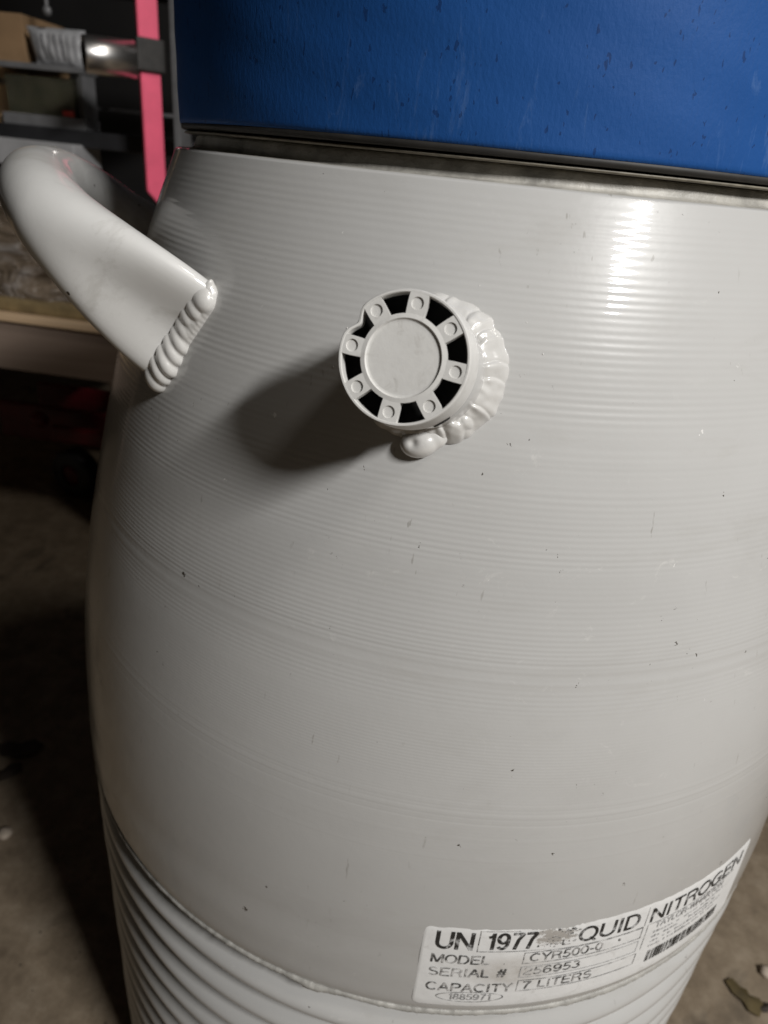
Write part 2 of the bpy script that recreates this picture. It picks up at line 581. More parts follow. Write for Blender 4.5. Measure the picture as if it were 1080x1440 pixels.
# spun upper shell with real turning ridges
zs = np.arange(0.0, 0.2797, 0.00021)
pitch = np.interp(zs, [0, .10, .125, .15, .20, .24, .277], [.0016, .0013, .0013, .0018, .0019, .0020, .0022])
pitch = pitch * (1 + 0.10 * np.interp(zs, np.arange(0, .29, .006), rng.normal(0, 1, 49)[:len(np.arange(0, .29, .006))]))
phase = np.cumsum(2 * math.pi * np.gradient(zs) / pitch)
amp = np.interp(zs, [0, .03, .095, .103, .12, .145, .16, .20, .235, .262, .277],
                [0.0, 1.0, 2.0, 5.0, 5.0, 12, 19, 17, 16, 18, 9]) * 1e-6
amp = amp * np.clip(np.interp(zs, np.arange(0, .29, .0045), rng.uniform(0.1, 1.55, 65)[:len(np.arange(0, .29, .0045))]), .2, 1.6)
extra = np.zeros_like(zs)
for zc, ww, a in [(0.0998, .0007, 45e-6), (0.0965, .0006, -30e-6), (0.1035, .0006, 22e-6), (.090, .0006, 16e-6), (.0815, .0006, 12e-6),
                  (0.1467, .0009, 48e-6), (0.1492, .0008, -40e-6), (.1515, .0008, 38e-6), (.1545, .0008, 30e-6), (.1441, .0007, 22e-6),
                  (.2125, .001, 25e-6), (.2165, .001, -25e-6), (.020, .006, 120e-6), (.034, .006, -90e-6)]:
    extra += a * np.exp(-((zs - zc) / ww) ** 2)
slow = np.interp(zs, np.arange(0, .29, .012), rng.normal(0, 35e-6, 25)[:len(np.arange(0, .29, .012))])
base_r = rad(zs)
base_r = base_r - 0.0016 * np.exp(-zs / 0.0028)           # tucks in to the seam
base_r = base_r - 0.0016 * np.clip((zs - .2788) / .0009, 0, 1) ** 2
def r_upper(z, t):
    wob = 0.5 * math.sin(2 * t + .7) + .35 * math.sin(5 * t + 1.9) + .25 * math.sin(9 * t)
    am = 1 + .25 * math.sin(3 * t + 2.1) + .15 * math.sin(7 * t + .4)
    return base_r + amp * am * np.sin(phase + wob * 1.6) + extra * (1 + .3 * math.sin(4 * t)) + slow * (1 + .5 * math.sin(2 * t + 1))
new_obj('spun_shell', grid_mesh('spun_shell', revolve(zs, r_upper), closed_u=True), PAINT, dewar)

# ribbed lower shell
zl = np.concatenate([np.arange(-Z0 + 0.004, -0.0005, 0.0010)])
def r_lower(z, t):
    ph = (-z - 0.0185) / 0.0190 * 2 * math.pi
    rib = 0.0054 * np.maximum(np.cos(ph) * .5 + .5, 0) ** 0.8
    r = 0.1853 + rib
    r = np.where(z > -0.0093, 0.1833 + .0052 * np.clip((z + .0062) / .0062, 0, 1) ** 1.4 + .0020 * np.clip((-z - .0066) / .0027, 0, 1) ** 2, r)
    r = r - 0.010 * np.clip((-z - (Z0 - .02)) / .02, 0, 1) ** 2
    return r + 0.00025 * math.sin(11 * t) * np.sin(z * 90) + .0003 * math.sin(3 * t + 1)
new_obj('ribbed_shell', grid_mesh('ribbed_shell', revolve(zl, r_lower), closed_u=True), PAINT, dewar)
lathe('foot_plate', [(0.0005, 0.004), (0.172, 0.004), (0.176, 0.006), (0.178, 0.012)], PAINT, (0, 0, 0), (0, 0, 1), dewar, 96)

# girth seam: an uneven weld bead
P = np.zeros((1400, 14, 3))
for i in range(1400):
    t = 2 * math.pi * i / 1399
    if i == 1399:
        t = 0.0
    n1 = noise.noise(Vector((math.sin(t) * 55, math.cos(t) * 55, 3.1)))
    n2 = noise.noise(Vector((math.sin(t) * 85, math.cos(t) * 85, 7.7)))
    n3 = noise.noise(Vector((math.sin(t) * 9, math.cos(t) * 9, 1.7)))
    rr = 0.00130 * (1 + .16 * n1 + .12 * n2)
    fold = math.exp(-((t - (2 * math.pi - math.radians(7.3))) / .03) ** 2)
    rr *= 1 + .45 * fold
    cz = -0.0006 + 0.0007 * n3 + .0003 * n1 - .0008 * fold
    cr = 0.1890
    for k in range(14):
        a = 2 * math.pi * k / 14
        nn = 1 + .12 * noise.noise(Vector((math.sin(t) * 160, math.cos(t) * 160, k * .7)))
        r = cr + rr * 1.1 * nn * math.cos(a)
        P[i, k] = (r * math.sin(t), -r * math.cos(t), cz + rr * nn * 1.15 * math.sin(a) + Z0)
new_obj('seam_weld', grid_mesh('seam_weld', P, closed_u=True), SEAMP, dewar)
# collar on top of the shell
lathe('neck_collar', [(.1338, .27945), (.1326, .2796), (.1298, .2797), (.1288, .2799), (.1282, .2804), (.1279, .2815), (.1276, .2834), (.1268, .2842), (.122, .2846), (.112, .2847), (.106, .2847), (.106, .270)], COLLARP, (0, 0, Z0), (0, 0, 1), dewar, 220,
      wob=lambda i, a, r: r + .00022 * math.sin(7 * a + i) + .00013 * math.sin(19 * a))
lathe('neck_tube', [(.100, .268), (.100, .300)], DARKIN, (0, 0, Z0), (0, 0, 1), dewar, 96)

# ------------------------------------------------------------------ handle
W0 = Vector((-0.0938, -0.1234, 0.2257 + Z0))
Wt = Vector((-0.0826, -0.1252, 0.2408 + Z0))
Wb = Vector((-0.1045, -0.1215, 0.2083 + Z0))
am, hw, hb, eo, et = -1.17237542, 0.41035409 * .19, 0.33748013 * .19, 0.71091182, -0.01278225
o_ = Vector((math.sin(am) * math.cos(eo), -math.cos(am) * math.cos(eo), math.sin(eo)))
tt = Vector((-math.cos(am) * math.cos(et), -math.sin(am) * math.cos(et), math.sin(et)))
def hp(ph):
    cs, sn = math.cos(ph), math.sin(ph)
    return W0 + tt * (hw * (1 - math.copysign(abs(cs) ** .8, cs))) + o_ * (hb * abs(sn) ** .8)
NS, NC = 110, 40
path = [hp(math.pi * (i / (NS - 1))) for i in range(NS)]
# even spacing
cum = [0.0]
for a, b in zip(path, path[1:]):
    cum.append(cum[-1] + (b - a).length)
TOT = cum[-1]
px = [np.interp(np.linspace(0, TOT, NS), cum, [p[k] for p in path]) for k in range(3)]
path = [Vector((px[0][i], px[1][i], px[2][i])) for i in range(NS)]
for _ in range(6):
    path = [path[0]] + [(path[i-1] + path[i] * 2 + path[i+1]) / 4 for i in range(1, NS - 1)] + [path[-1]]
U = (Wt - Wb).normalized()
P = np.zeros((NS, NC, 3))
def sstep(x):
    x = max(0, min(1, x))
    return x * x * (3 - 2 * x)
for i, p in enumerate(path):
    T = (path[min(i + 1, NS - 1)] - path[max(i - 1, 0)]).normalized()
    U = (U - T * U.dot(T)).normalized()
    V = T.cross(U)
    s = i / (NS - 1) * TOT
    k1 = 1 - sstep(s / 0.056)
    k2 = 1 - sstep((TOT - s) / 0.045)
    k = max(k1, k2)
    slim = .0014 * sstep((s - .03) / .05)
    ra = .0137 + .0068 * k - slim
    rb = .0137 - .0068 * k - slim
    for j in range(NC):
        f = 2 * math.pi * j / NC
        ca, sa = math.cos(f), math.sin(f)
        dent = 1 - .97 * k * (1 - abs(ca) ** 1.6)
        q = p + U * (ra * ca) + V * (rb * sa * dent) - Vector((0, 0, .0032 * math.sin(math.pi * s / TOT)))
        P[i, j] = q
handle = new_obj('handle', grid_mesh('handle', P, closed_u=True), HANDP, dewar)

# stacked ripples of the weld at the handle's root
bm = bmesh.new()
nrm_w = snorm(math.radians(-37.2), .2257)
dW = (Wt - Wb)
cross = dW.normalized().cross(nrm_w).normalized()
NW = 9
ax = (dW.normalized() + cross * .38 - nrm_w * .30).normalized()
sd = ax.cross(nrm_w).normalized()
ou = sd.cross(ax).normalized()
for k in range(NW):
    f = k / (NW - 1)
    p = Wb + dW * (.06 + .86 * f) + nrm_w * (.0010 + .0005 * math.sin(f * 9)) + cross * (.0010 * math.sin(f * math.pi * 2) + random.uniform(-.0004, .0004))
    sz = .0060 * (1 + .13 * math.sin(f * 5 + .6))
    ellipsoid(bm, p, [sd * sz, ax * (.0034 if 0 < k < NW - 1 else .0044), ou * sz * .74], 24)
for k in range(20):
    f = k / 19
    ellipsoid(bm, Wb + dW * (.06 + .86 * f) + nrm_w * .0004 - cross * .0012, [sd * .0066, ax * .003, ou * .0036], 12)
remeshed('weld_bead', bm, WELD, handle, .00038, 8)
# drip spike above the root weld
lathe('weld_spatter', [(.0001, .0030), (.0007, .0027), (.0011, .0019), (.0016, .0009), (.0024, 0), (.0030, -.003)], WELD, Wt + nrm_w * .0005 + Vector((-.0006, -.0005, .0008)), Vector((.25, -.1, 1)), handle, 16,
      wob=lambda i, a, r: r * (1 + .25 * math.sin(2 * a + i)))

# ------------------------------------------------------------------ vent port: stub, weld collar and slotted cap
PB = Vector((-0.0111, -0.1525, 0.2319 + Z0))            # foot of the port on the shell
PN = Vector((-0.069, -0.947, 0.312)).normalized()
PC = Vector(cam_loc) + (c_f + c_r * ((566.5 - 540) / 966.07) - c_u * ((503.8 - 720) / 966.07)) * 0.1566   # centre of the cap's face
PA = (PC - PB).normalized()
PH = (PC - PB).length
X, Y, Z = frame_from(PA)
RC = 0.0149
def pp(r, a, h):
    r *= 1.04
    return PC + X * (r * math.cos(a)) + Y * (r * math.sin(a)) + PA * h
def cap_mesh():
    """slotted face: eight openings, eight spokes with a dimple each, dished centre"""
    bm = bmesh.new()
    n, per = 8, 2 * math.pi / 8
    A0 = math.radians(-5)
    rin, rout = .0097, .0142
    def sw(r): return .60 * per / 2
    half_spoke = .54 * per / 2
    def ring(r, h, seg=128):
        return [bm.verts.new(pp(r, 2 * math.pi * k / seg, h)) for k in range(seg)]
    def band(a, b):
        m_ = len(a)
        for k in range(m_):
            bm.faces.new((a[k], a[(k + 1) % m_], b[(k + 1) % m_], b[k]))
    # dished centre disc and its lip
    c0 = bm.verts.new(pp(0, 0, -.0004))
    r1 = ring(.0080, -.0005); r2 = ring(.0084, -.0004); r3 = ring(.0087, 0.0001); r4 = ring(.0092, 0.0); r5 = ring(rin, -.0001)
    for k in range(128):
        bm.faces.new((c0, r1[k], r1[(k + 1) % 128]))
    for a, b in ((r1, r2), (r2, r3), (r3, r4), (r4, r5)):
        band(a, b)
    r5b = ring(rin, -.0020)
    band(r5, r5b)
    # outer rim, with a chipped, bent stretch on the left
    seg = 192
    def chip(a):
        d = (a - math.radians(152) + math.pi) % (2 * math.pi) - math.pi
        return math.exp(-(d / .16) ** 2)
    prof = [(rout - .0001, -.0030), (rout - .0001, -.0003), (rout + .0001, 0.0), (RC - .0002, 0.0), (RC, -.0003), (RC + .0002, -.0030), (RC + .0007, -.0095), (RC - .0004, -.0097)]
    rows = []
    for r, h in prof:
        rows.append([bm.verts.new(pp(r - .0016 * chip(2 * math.pi * k / seg) * (1 if h > -.005 else .4), 2 * math.pi * k / seg, h - .0006 * chip(2 * math.pi * k / seg) + .00008 * math.sin(2 * math.pi * k / seg * 3))) for k in range(seg)])
    for a, b in zip(rows, rows[1:]):
        band(a, b)
    # spokes
    for s in range(n):
        ac = A0 + s * per
        S = 12
        def row(r, h, hs):
            return [bm.verts.new(pp(r, ac + (-1 + 2 * k / S) * hs * (rin / r) ** .25, h)) for k in range(S + 1)]
        ra = row(rin - .0002, -.0001, half_spoke)
        rb = row(rout + .0003, -.0001, half_spoke)
        # spoke face with a round dimple: fan between circle and outline
        cm = pp((rin + rout) / 2 + .0001, ac, -.0001)
        er = PA.cross(Vector((cm - PC)).normalized()).normalized()
        eR = (cm - PC).normalized()
        D = 40
        dr = .00146
        circ = [bm.verts.new(cm + (eR * math.cos(2 * math.pi * k / D) + er * math.sin(2 * math.pi * k / D)) * dr) for k in range(D)]
        circ2 = [bm.verts.new(cm + (eR * math.cos(2 * math.pi * k / D) + er * math.sin(2 * math.pi * k / D)) * (dr - .00008) - PA * .00042) for k in range(D)]
        band(circ, circ2)
        cc = bm.verts.new(cm - PA * .00042)
        for k in range(D):
            bm.faces.new((circ2[k], circ2[(k + 1) % D], cc))
        # outline loop
        nside = 8
        left = [bm.verts.new(pp(rin - .0002 + (rout + .0005 - rin) * k / nside, ac - half_spoke * (1 - .30 * k / nside), -.0001)) for k in range(1, nside)]
        right = [bm.verts.new(pp(rin - .0002 + (rout + .0005 - rin) * k / nside, ac + half_spoke * (1 - .30 * k / nside), -.0001)) for k in range(1, nside)]
        for v in ra + rb:
            pass
        for k in range(S + 1):                      # narrow the outer end a little
            rb[k].co = pp(rout + .0003, ac + (-1 + 2 * k / S) * half_spoke * .70, -.0001)
        loop = ra + right + rb[::-1] + left[::-1]
        # walk both closed loops by angle around the dimple
        def ang(v):
            d = v.co - cm
            return math.atan2(d.dot(er), d.dot(eR))
        L = sorted(loop, key=ang)
        Cc = sorted(circ, key=ang)
        i = j = 0
        while i < len(L) or j < len(Cc):
            la = ang(L[(i + 1) % len(L)]) + (2 * math.pi if i + 1 >= len(L) else 0)
            ca = ang(Cc[(j + 1) % len(Cc)]) + (2 * math.pi if j + 1 >= len(Cc) else 0)
            if i < len(L) and (j >= len(Cc) or la <= ca):
                tri = (L[i % len(L)], L[(i + 1) % len(L)], Cc[j % len(Cc)]); i += 1
            else:
                tri = (L[i % len(L)], Cc[(j + 1) % len(Cc)], Cc[j % len(Cc)]); j += 1
            try:
                bm.faces.new(tri)
            except ValueError:
                pass
        # side walls down
        for side in (([ra[0]] + left + [rb[0]]), ([ra[-1]] + right + [rb[-1]])):
            low = [bm.verts.new(v.co - PA * .0022) for v in side]
            for k in range(len(side) - 1):
                bm.faces.new((side[k], side[k + 1], low[k + 1], low[k]))
    return bm
cap = bm_obj('port_cap', cap_mesh(), CAPM, dewar)
for f_ in cap.data.polygons:
    f_.use_smooth = False
# dark strainer behind the openings
lathe('strainer', [(.0001, -.0062), (.0147, -.0062), (.01465, -.0030)], DARKIN, PC, PA, cap, 48)
# stub the cap sits on
lathe('port_stub', [(.0128, -.0090), (.0146, -.0092), (.0151, -.0100), (.0158, -PH + .006), (.0160, -PH - .004)], PAINT, PC, PA, dewar, 96)
# thin dark tear in the stub wall
bm = bmesh.new()
for k in range(9):
    f = k / 8
    a = math.radians(-58 + 13 * f)
    ellipsoid(bm, pp(.0154, a, -.0096 + .0004 * f), [X * .0006, Y * .0006, PA * (.0007 * math.sin(math.pi * f) + .0001)], 10)
bm_obj('wall_tear', bm, DARKIN, cap, True)

# weld collar: low overlapping ripples laid round the stub
WX, WY, WZ = frame_from(PN)
R2 = random.Random(11)
NA, NR = 420, 26
P = np.zeros((NR, NA, 3))
for j in range(NA):
    a = 2 * math.pi * j / NA
    right = .5 + .5 * math.cos(a - .15)
    nz1 = noise.noise(Vector((math.cos(a) * 2.2, math.sin(a) * 2.2, 4.0)))
    nz2 = noise.noise(Vector((math.cos(a) * 6, math.sin(a) * 6, 9.0)))
    wd = .0036 + .0022 * right + .0011 * nz1 + .0007 * nz2
    hm = .0046 + .0010 * right + .0012 * nz1
    for i in range(NR):
        f = i / (NR - 1)
        rho = .0146 + (wd + .0014) * f
        h = hm * max(0, 1 - f ** 1.7) ** .75
        lag = 1.1 * (f - .5) ** 2 + .35 * nz2
        sc_ = (a / (2 * math.pi) * 17 + lag + .9 * nz1) % 1.0
        rip = (sc_ ** .8) * (1 - sc_ ** 7)
        h += (.0011 * rip - .0004) * (1 - f ** 4) * (.5 + .6 * right)
        rho += .0007 * (rip - .5) * f
        nn = noise.noise(Vector((math.cos(a) * rho * 500, math.sin(a) * rho * 500, 2.0)))
        h += .00035 * nn * (1 - f ** 3)
        x_, y_ = rho * math.cos(a), rho * math.sin(a)
        sag = x_ * x_ / (2 * .155) + y_ * y_ / (2 * .55)
        P[i, j] = PB + WX * x_ + WY * y_ + PN * (h - sag - .0004 * (f > .97))
pw = new_obj('port_weld', grid_mesh('port_weld', P, closed_u=True), WELD, dewar)
bm = bmesh.new()
for az, r_, sx, sy, hh_ in ((-87, .0196, .0056, .0044, .0038), (-80, .0180, .0056, .0040, .0030)):
    a = math.radians(az)
    q = PB + WX * (r_ * math.cos(a)) + WY * (r_ * math.sin(a)) + PN * (hh_ * .35)
    ellipsoid(bm, q, [WX * sx + WY * sx * .12, WY * sy, PN * hh_], 20)
blob = remeshed('weld_blob', bm, WELD, pw, .0004, 8)
a = math.radians(-89)
dq = PB + WX * (.0198 * math.cos(a) - .0008) + WY * (.0198 * math.sin(a)) + PN * .0050      # shallow dimple in the blob
for v in blob.data.vertices:
    d_ = (v.co - dq).length
    v.co -= PN * (.0009 * math.exp(-(d_ / .0013) ** 2))
bm = bmesh.new()
for k in range(12):
    a = R2.uniform(0, 2 * math.pi)
    r_ = R2.uniform(.0205, .032)
    th_ = math.atan2(PB.x, -PB.y) + r_ * math.cos(a) / .155
    z_ = PB.z - Z0 + r_ * math.sin(a) * .94
    sz = R2.uniform(.00012, .00028)
    n_ = snorm(th_, z_)
    t1_ = Vector((0, 0, 1)).cross(n_).normalized()
    ellipsoid(bm, surf(th_, z_), [t1_ * sz, n_.cross(t1_) * sz * 1.2, n_ * sz * .7], 8)
sp = bm_obj('weld_spatter', bm, WELD, dewar, True)
sp['kind'] = 'stuff'

# ------------------------------------------------------------------ label and its print
LT0 = math.radians(4.0)
LZ0 = 0.006
LW, LH = 0.1495, 0.0436
def lab(u, v, off):
    th = LT0 + u / 0.190
    z = LZ0 + v
    n = snorm(th, z)
    return surf(th, z) + n * off
nu, nv = 260, 26
P = np.zeros((nv, nu, 3))
UVs = np.zeros((nv, nu, 2))
for j in range(nu):
    u = LW * j / (nu - 1)
    cr = .0030
    cu = 0.0
    for e in (u, LW - u):
        if e < cr:
            cu = cr - math.sqrt(max(0, cr * cr - (cr - e) ** 2))
    top = LH - cu
    bot = cu * .8
    tear = math.exp(-((u - .049) / .0085) ** 2)
    top -= tear * (.0016 + .0018 * noise.noise(Vector((u * 900, 0, 0))) + .001 * noise.noise(Vector((u * 2600, 3, 0))))
    top += .0003 * noise.noise(Vector((u * 120, 9, 0)))
    if u > .06:
        top -= .0002 + .0003 * abs(noise.noise(Vector((u * 300, 5, 0))))
    for i in range(nv):
        v = bot + (top - bot) * i / (nv - 1)
        edge = min(i, nv - 1 - i, j, nu - 1 - j)
        wr = .00006 * noise.noise(Vector((u * 260, v * 260, 2)))
        curl = .00022 if edge > 0 else 0.00002
        P[i, j] = lab(u, v, curl + wr)
        UVs[i, j] = (u, v)
label = new_obj('label', grid_mesh('label', P, uv=UVs), LABEL, dewar)
label['label'] = 'worn white specification label wrapped round the flask above the seam'
INK_OFF = 0.00036

def ink_mesh(name, bm, mat):
    """bm in label coordinates (x = along, y = up), wrapped on to the label"""
    bmesh.ops.subdivide_edges(bm, edges=[e for e in bm.edges if e.calc_length() > .004], cuts=3, use_grid_fill=False)
    bmesh.ops.triangulate(bm, faces=bm.faces[:])
    for v in bm.verts:
        v.co = lab(v.co.x, v.co.y, INK_OFF)
    return bm_obj(name, bm, mat, label)

def arc(cx, cy, rx, ry, a0, a1, n=12):
    return [(cx + rx * math.cos(math.radians(a0 + (a1 - a0) * k / n)), cy + ry * math.sin(math.radians(a0 + (a1 - a0) * k / n))) for k in range(n + 1)]
EL = arc(.40, .5, .34, .44, 90, 450, 28)
GLYPH = {   # monoline sans capitals: width and strokes, cap height 1
    'U': (.78, [[(.1, 1), (.1, .36)] + arc(.39, .36, .29, .30, 180, 360) + [(.68, 1)]]),
    'N': (.80, [[(.1, 0), (.1, 1)], [(.1, .97), (.70, .03)], [(.70, 0), (.70, 1)]]),
    '1': (.50, [[(.12, .74), (.30, .80), (.36, .97)], [(.36, 0), (.36, 1)]]),
    '7': (.62, [[(.06, .94), (.56, .94), (.56, .90)], [(.56, .92), (.36, .58), (.24, 0)]]),
    '9': (.64, [arc(.31, .67, .23, .27, 0, 360, 24), [(.54, .67)] + arc(.30, .42, .24, .36, 0, -140)]),
    '0': (.64, [arc(.32, .5, .24, .44, 90, 450, 26)]),
    '2': (.62, [arc(.30, .70, .23, .24, 165, -20) + [(.10, .22), (.07, .06)], [(.06, .06), (.55, .06)]]),
    '3': (.62, [arc(.29, .73, .20, .21, 150, -80), arc(.29, .28, .24, .22, 85, -155)]),
    '5': (.62, [[(.52, .94), (.16, .94), (.11, .50)] + arc(.29, .33, .25, .27, 130, -150)]),
    '6': (.64, [arc(.31, .32, .23, .26, 0, 360, 24), [(.09, .34)] + arc(.32, .58, .23, .36, 180, 40)]),
    '8': (.62, [arc(.30, .73, .19, .21, 0, 360, 22), arc(.30, .28, .23, .22, 0, 360, 24)]),
    'L': (.58, [[(.1, 1), (.1, .06)], [(.1, .06), (.54, .06)]]),
    'I': (.28, [[(.14, 0), (.14, 1)]]),
    'Q': (.82, [EL, [(.50, .22), (.76, -.04)]]),
    'O': (.80, [EL]),
    'C': (.78, [arc(.41, .5, .33, .44, 45, 315, 22)]),
    'G': (.82, [arc(.41, .5, .33, .44, 45, 340, 22), [(.73, 0), (.73, .46)], [(.44, .46), (.73, .46)]]),
    'D': (.78, [[(.1, 0), (.1, 1)], [(.1, .94), (.34, .94)] + arc(.34, .5, .34, .44, 90, -90, 18) + [(.1, .06)]]),
    'T': (.68, [[(.03, .94), (.65, .94)], [(.34, 0), (.34, .94)]]),
    'R': (.76, [[(.1, 0), (.1, 1)], [(.1, .94), (.42, .94)] + arc(.42, .72, .22, .22, 90, -90) + [(.1, .50)], [(.44, .50), (.58, .40), (.63, .12), (.68, 0)]]),
    'P': (.70, [[(.1, 0), (.1, 1)], [(.1, .94), (.40, .94)] + arc(.40, .70, .22, .24, 90, -90) + [(.1, .46)]]),
    'E': (.68, [[(.1, 0), (.1, 1)], [(.1, .94), (.62, .94)], [(.1, .52), (.58, .52)], [(.1, .06), (.64, .06)]]),
    'M': (.90, [[(.1, 0), (.1, 1)], [(.12, .97), (.45, .05)], [(.45, .05), (.78, .97)], [(.80, 0), (.80, 1)]]),
    'S': (.70, [arc(.34, .73, .23, .21, 25, 240, 16) + arc(.36, .28, .25, .22, 95, -155, 18)]),
    'A': (.74, [[(.04, 0), (.37, .98)], [(.37, .98), (.70, 0)], [(.17, .36), (.57, .36)]]),
    'Y': (.70, [[(.03, 1), (.35, .44)], [(.67, 1), (.35, .44)], [(.35, .46), (.35, 0)]]),
    'W': (.96, [[(.03, 1), (.25, .02)], [(.25, .02), (.48, .98)], [(.48, .98), (.71, .02)], [(.71, .02), (.93, 1)]]),
    'H': (.78, [[(.1, 0), (.1, 1)], [(.68, 0), (.68, 1)], [(.1, .53), (.68, .53)]]),
    '#': (.66, [[(.14, 0), (.30, 1)], [(.40, 0), (.56, 1)], [(.06, .34), (.60, .34)], [(.08, .66), (.62, .66)]]),
    '-': (.40, [[(.06, .40), (.34, .40)]]),
    '.': (.30, [[(.10, .06), (.20, .06)]]),
    '*': (.44, [[(.22, .55), (.22, .95)], [(.06, .66), (.38, .84)], [(.06, .84), (.38, .66)]]),
    ' ': (.36, []),
}
def text(txt, u0, u1, v, h, mat, name='lettering', wt=.15, gap=.03):
    total = sum(GLYPH[c][0] + gap for c in txt) - gap
    sx = (u1 - u0) / total
    bm = bmesh.new()
    x = 0.0
    lift = 0.0
    for c in txt:
        wd, strokes = GLYPH[c]
        for st in strokes:
            pts = [Vector((u0 + (x + a) * sx, v + b * h, 0)) for a, b in st]
            dense = []
            for a, b in zip(pts, pts[1:]):
                n_ = max(1, int((b - a).length / .0025))
                dense += [a.lerp(b, k / n_) for k in range(n_)]
            dense.append(pts[-1])
            closed = (dense[0] - dense[-1]).length < 1e-7
            if closed:
                dense = dense[:-1]
            n_ = len(dense)
            hwid = wt * h / 2
            L_, R_ = [], []
            lift += .000003
            for k in range(n_):
                pa = dense[(k - 1) % n_] if (closed or k > 0) else dense[k]
                pb_ = dense[(k + 1) % n_] if (closed or k < n_ - 1) else dense[k]
                d = (pb_ - pa).normalized()
                nn = Vector((-d.y, d.x, 0))
                for lst, sgn in ((L_, 1), (R_, -1)):
                    q = dense[k] + nn * (hwid * sgn)
                    lst.append(bm.verts.new(lab(q.x, q.y, INK_OFF + lift)))
            for k in range(n_ if closed else n_ - 1):
                k2 = (k + 1) % n_
                bm.faces.new((L_[k], L_[k2], R_[k2], R_[k]))
        x += wd + gap
    return bm_obj(name, bm, mat, label)

def rects(name, rs, mat):
    bm = bmesh.new()
    for (x0, y0, x1, y1) in rs:
        nseg = max(1, int((x1 - x0) / .003))
        for k in range(nseg):
            a, b = x0 + (x1 - x0) * k / nseg, x0 + (x1 - x0) * (k + 1) / nseg
            vs = [bm.verts.new((a, y0, 0)), bm.verts.new((b, y0, 0)), bm.verts.new((b, y1, 0)), bm.verts.new((a, y1, 0))]
            bm.faces.new(vs)
    for v in bm.verts:
        v.co = lab(v.co.x, v.co.y, INK_OFF - .00005)
    return bm_obj(name, bm, mat, label)

def frame(x0, y0, x1, y1, t=.00035):
    return [(x0, y0, x1, y0 + t), (x0, y1 - t, x1, y1), (x0, y0 + t, x0 + t, y1 - t), (x1 - t, y0 + t, x1, y1 - t)]

text('UN', .0044, .0183, .0327, .0092, INK)
text('1977', .0222, .0408, .0332, .0088, INK)
text('L', .0505, .0545, .0331, .0030, INKW)
text('QUID', .0570, .0833, .0331, .0080, INK)
text('NITROGEN', .0880, .1440, .0324, .0078, INK)
rects('number_box', [(.0197, .0322, .0200, .0427), (.0197, .0426, .034, .0429), (.0197, .0319, .045, .0322)], INKW)
rects('rule', [(.042, .0312, .0862, .0314), (.0885, .0310, .1400, .03125), (.0862, .0316, .08645, .042)], INKW)
text('MODEL', .0039, .0254, .0250, .0048, INKW)
text('.', .0305, .0311, .0250, .0048, INKF)
text('CYR500-0', .0398, .0690, .0258, .0045, INKW)
text('*', .0752, .0766, .0255, .0040, INKW)
text('SERIAL #', .0039, .0325, .0177, .0047, INKW)
text('256953', .0388, .0612, .0181, .0044, INKW)
text('CAPACITY', .0040, .0361, .0091, .0048, INKW)
text('7 LITERS', .0395, .0680, .0098, .0045, INKW)
text('1885971', .0128, .0290, .0042, .0036, INKF)
rects('field_frame', frame(.0374, .0247, .0862, .0310), INKW)
rects('field_frame', frame(.0374, .0167, .0862, .0232), INKF)
rects('field_frame', frame(.0376, .0086, .0872, .0152), INKW)
rects('divider', [(.0883, .0168, .0886, .0309)], INKW)
# oval round the small number
bm = bmesh.new()
oo, oi = [], []
for k in range(64):
    a = 2 * math.pi * k / 64
    oo.append(bm.verts.new((.0209 + .0126 * math.cos(a), .0059 + .0030 * math.sin(a), 0)))
    oi.append(bm.verts.new((.0209 + .0122 * math.cos(a), .0059 + .0027 * math.sin(a), 0)))
for k in range(64):
    bm.faces.new((oo[k], oo[(k + 1) % 64], oi[(k + 1) % 64], oi[k]))
ink_mesh('oval_frame', bm, INKW)
text('TAYLOR-WHARTON', .0925, .1330, .0272, .0034, INKF)
# small print too rubbed to read: short broken strokes
R3 = random.Random(5)
rs = []
for line in range(4):
    y = .0242 - .0027 * line
    x = .0925
    while x < .135 - .004 * (line % 2):
        L_ = R3.uniform(.0004, .0016)
        if R3.random() < .82:
            rs.append((x, y + R3.uniform(-.0001, .0002), x + L_, y + R3.uniform(.0006, .0014)))
        x += L_ + R3.uniform(.0002, .0008)
rects('small_print', rs, INKF)
rs = []
x = .0935
while x < .1362:
    L_ = R3.choice([.00025, .0004, .0004, .0007, .001])
    rs.append((x, .0064, x + L_, .0133 - .0006 * (x - .0935) / .04))
    x += L_ + R3.choice([.00025, .0003, .0005, .0008])
rects('barcode', rs, INK)
# remains of the rubbed letters
rs = []
for k in range(46):
    x = .0405 + R3.random() ** .8 * .016
    y = R3.uniform(.0325, .0415)
    rs.append((x, y, x + R3.uniform(.0002, .0012), y + R3.uniform(.0002, .0009)))
rects('ink_flakes', rs, INKW)

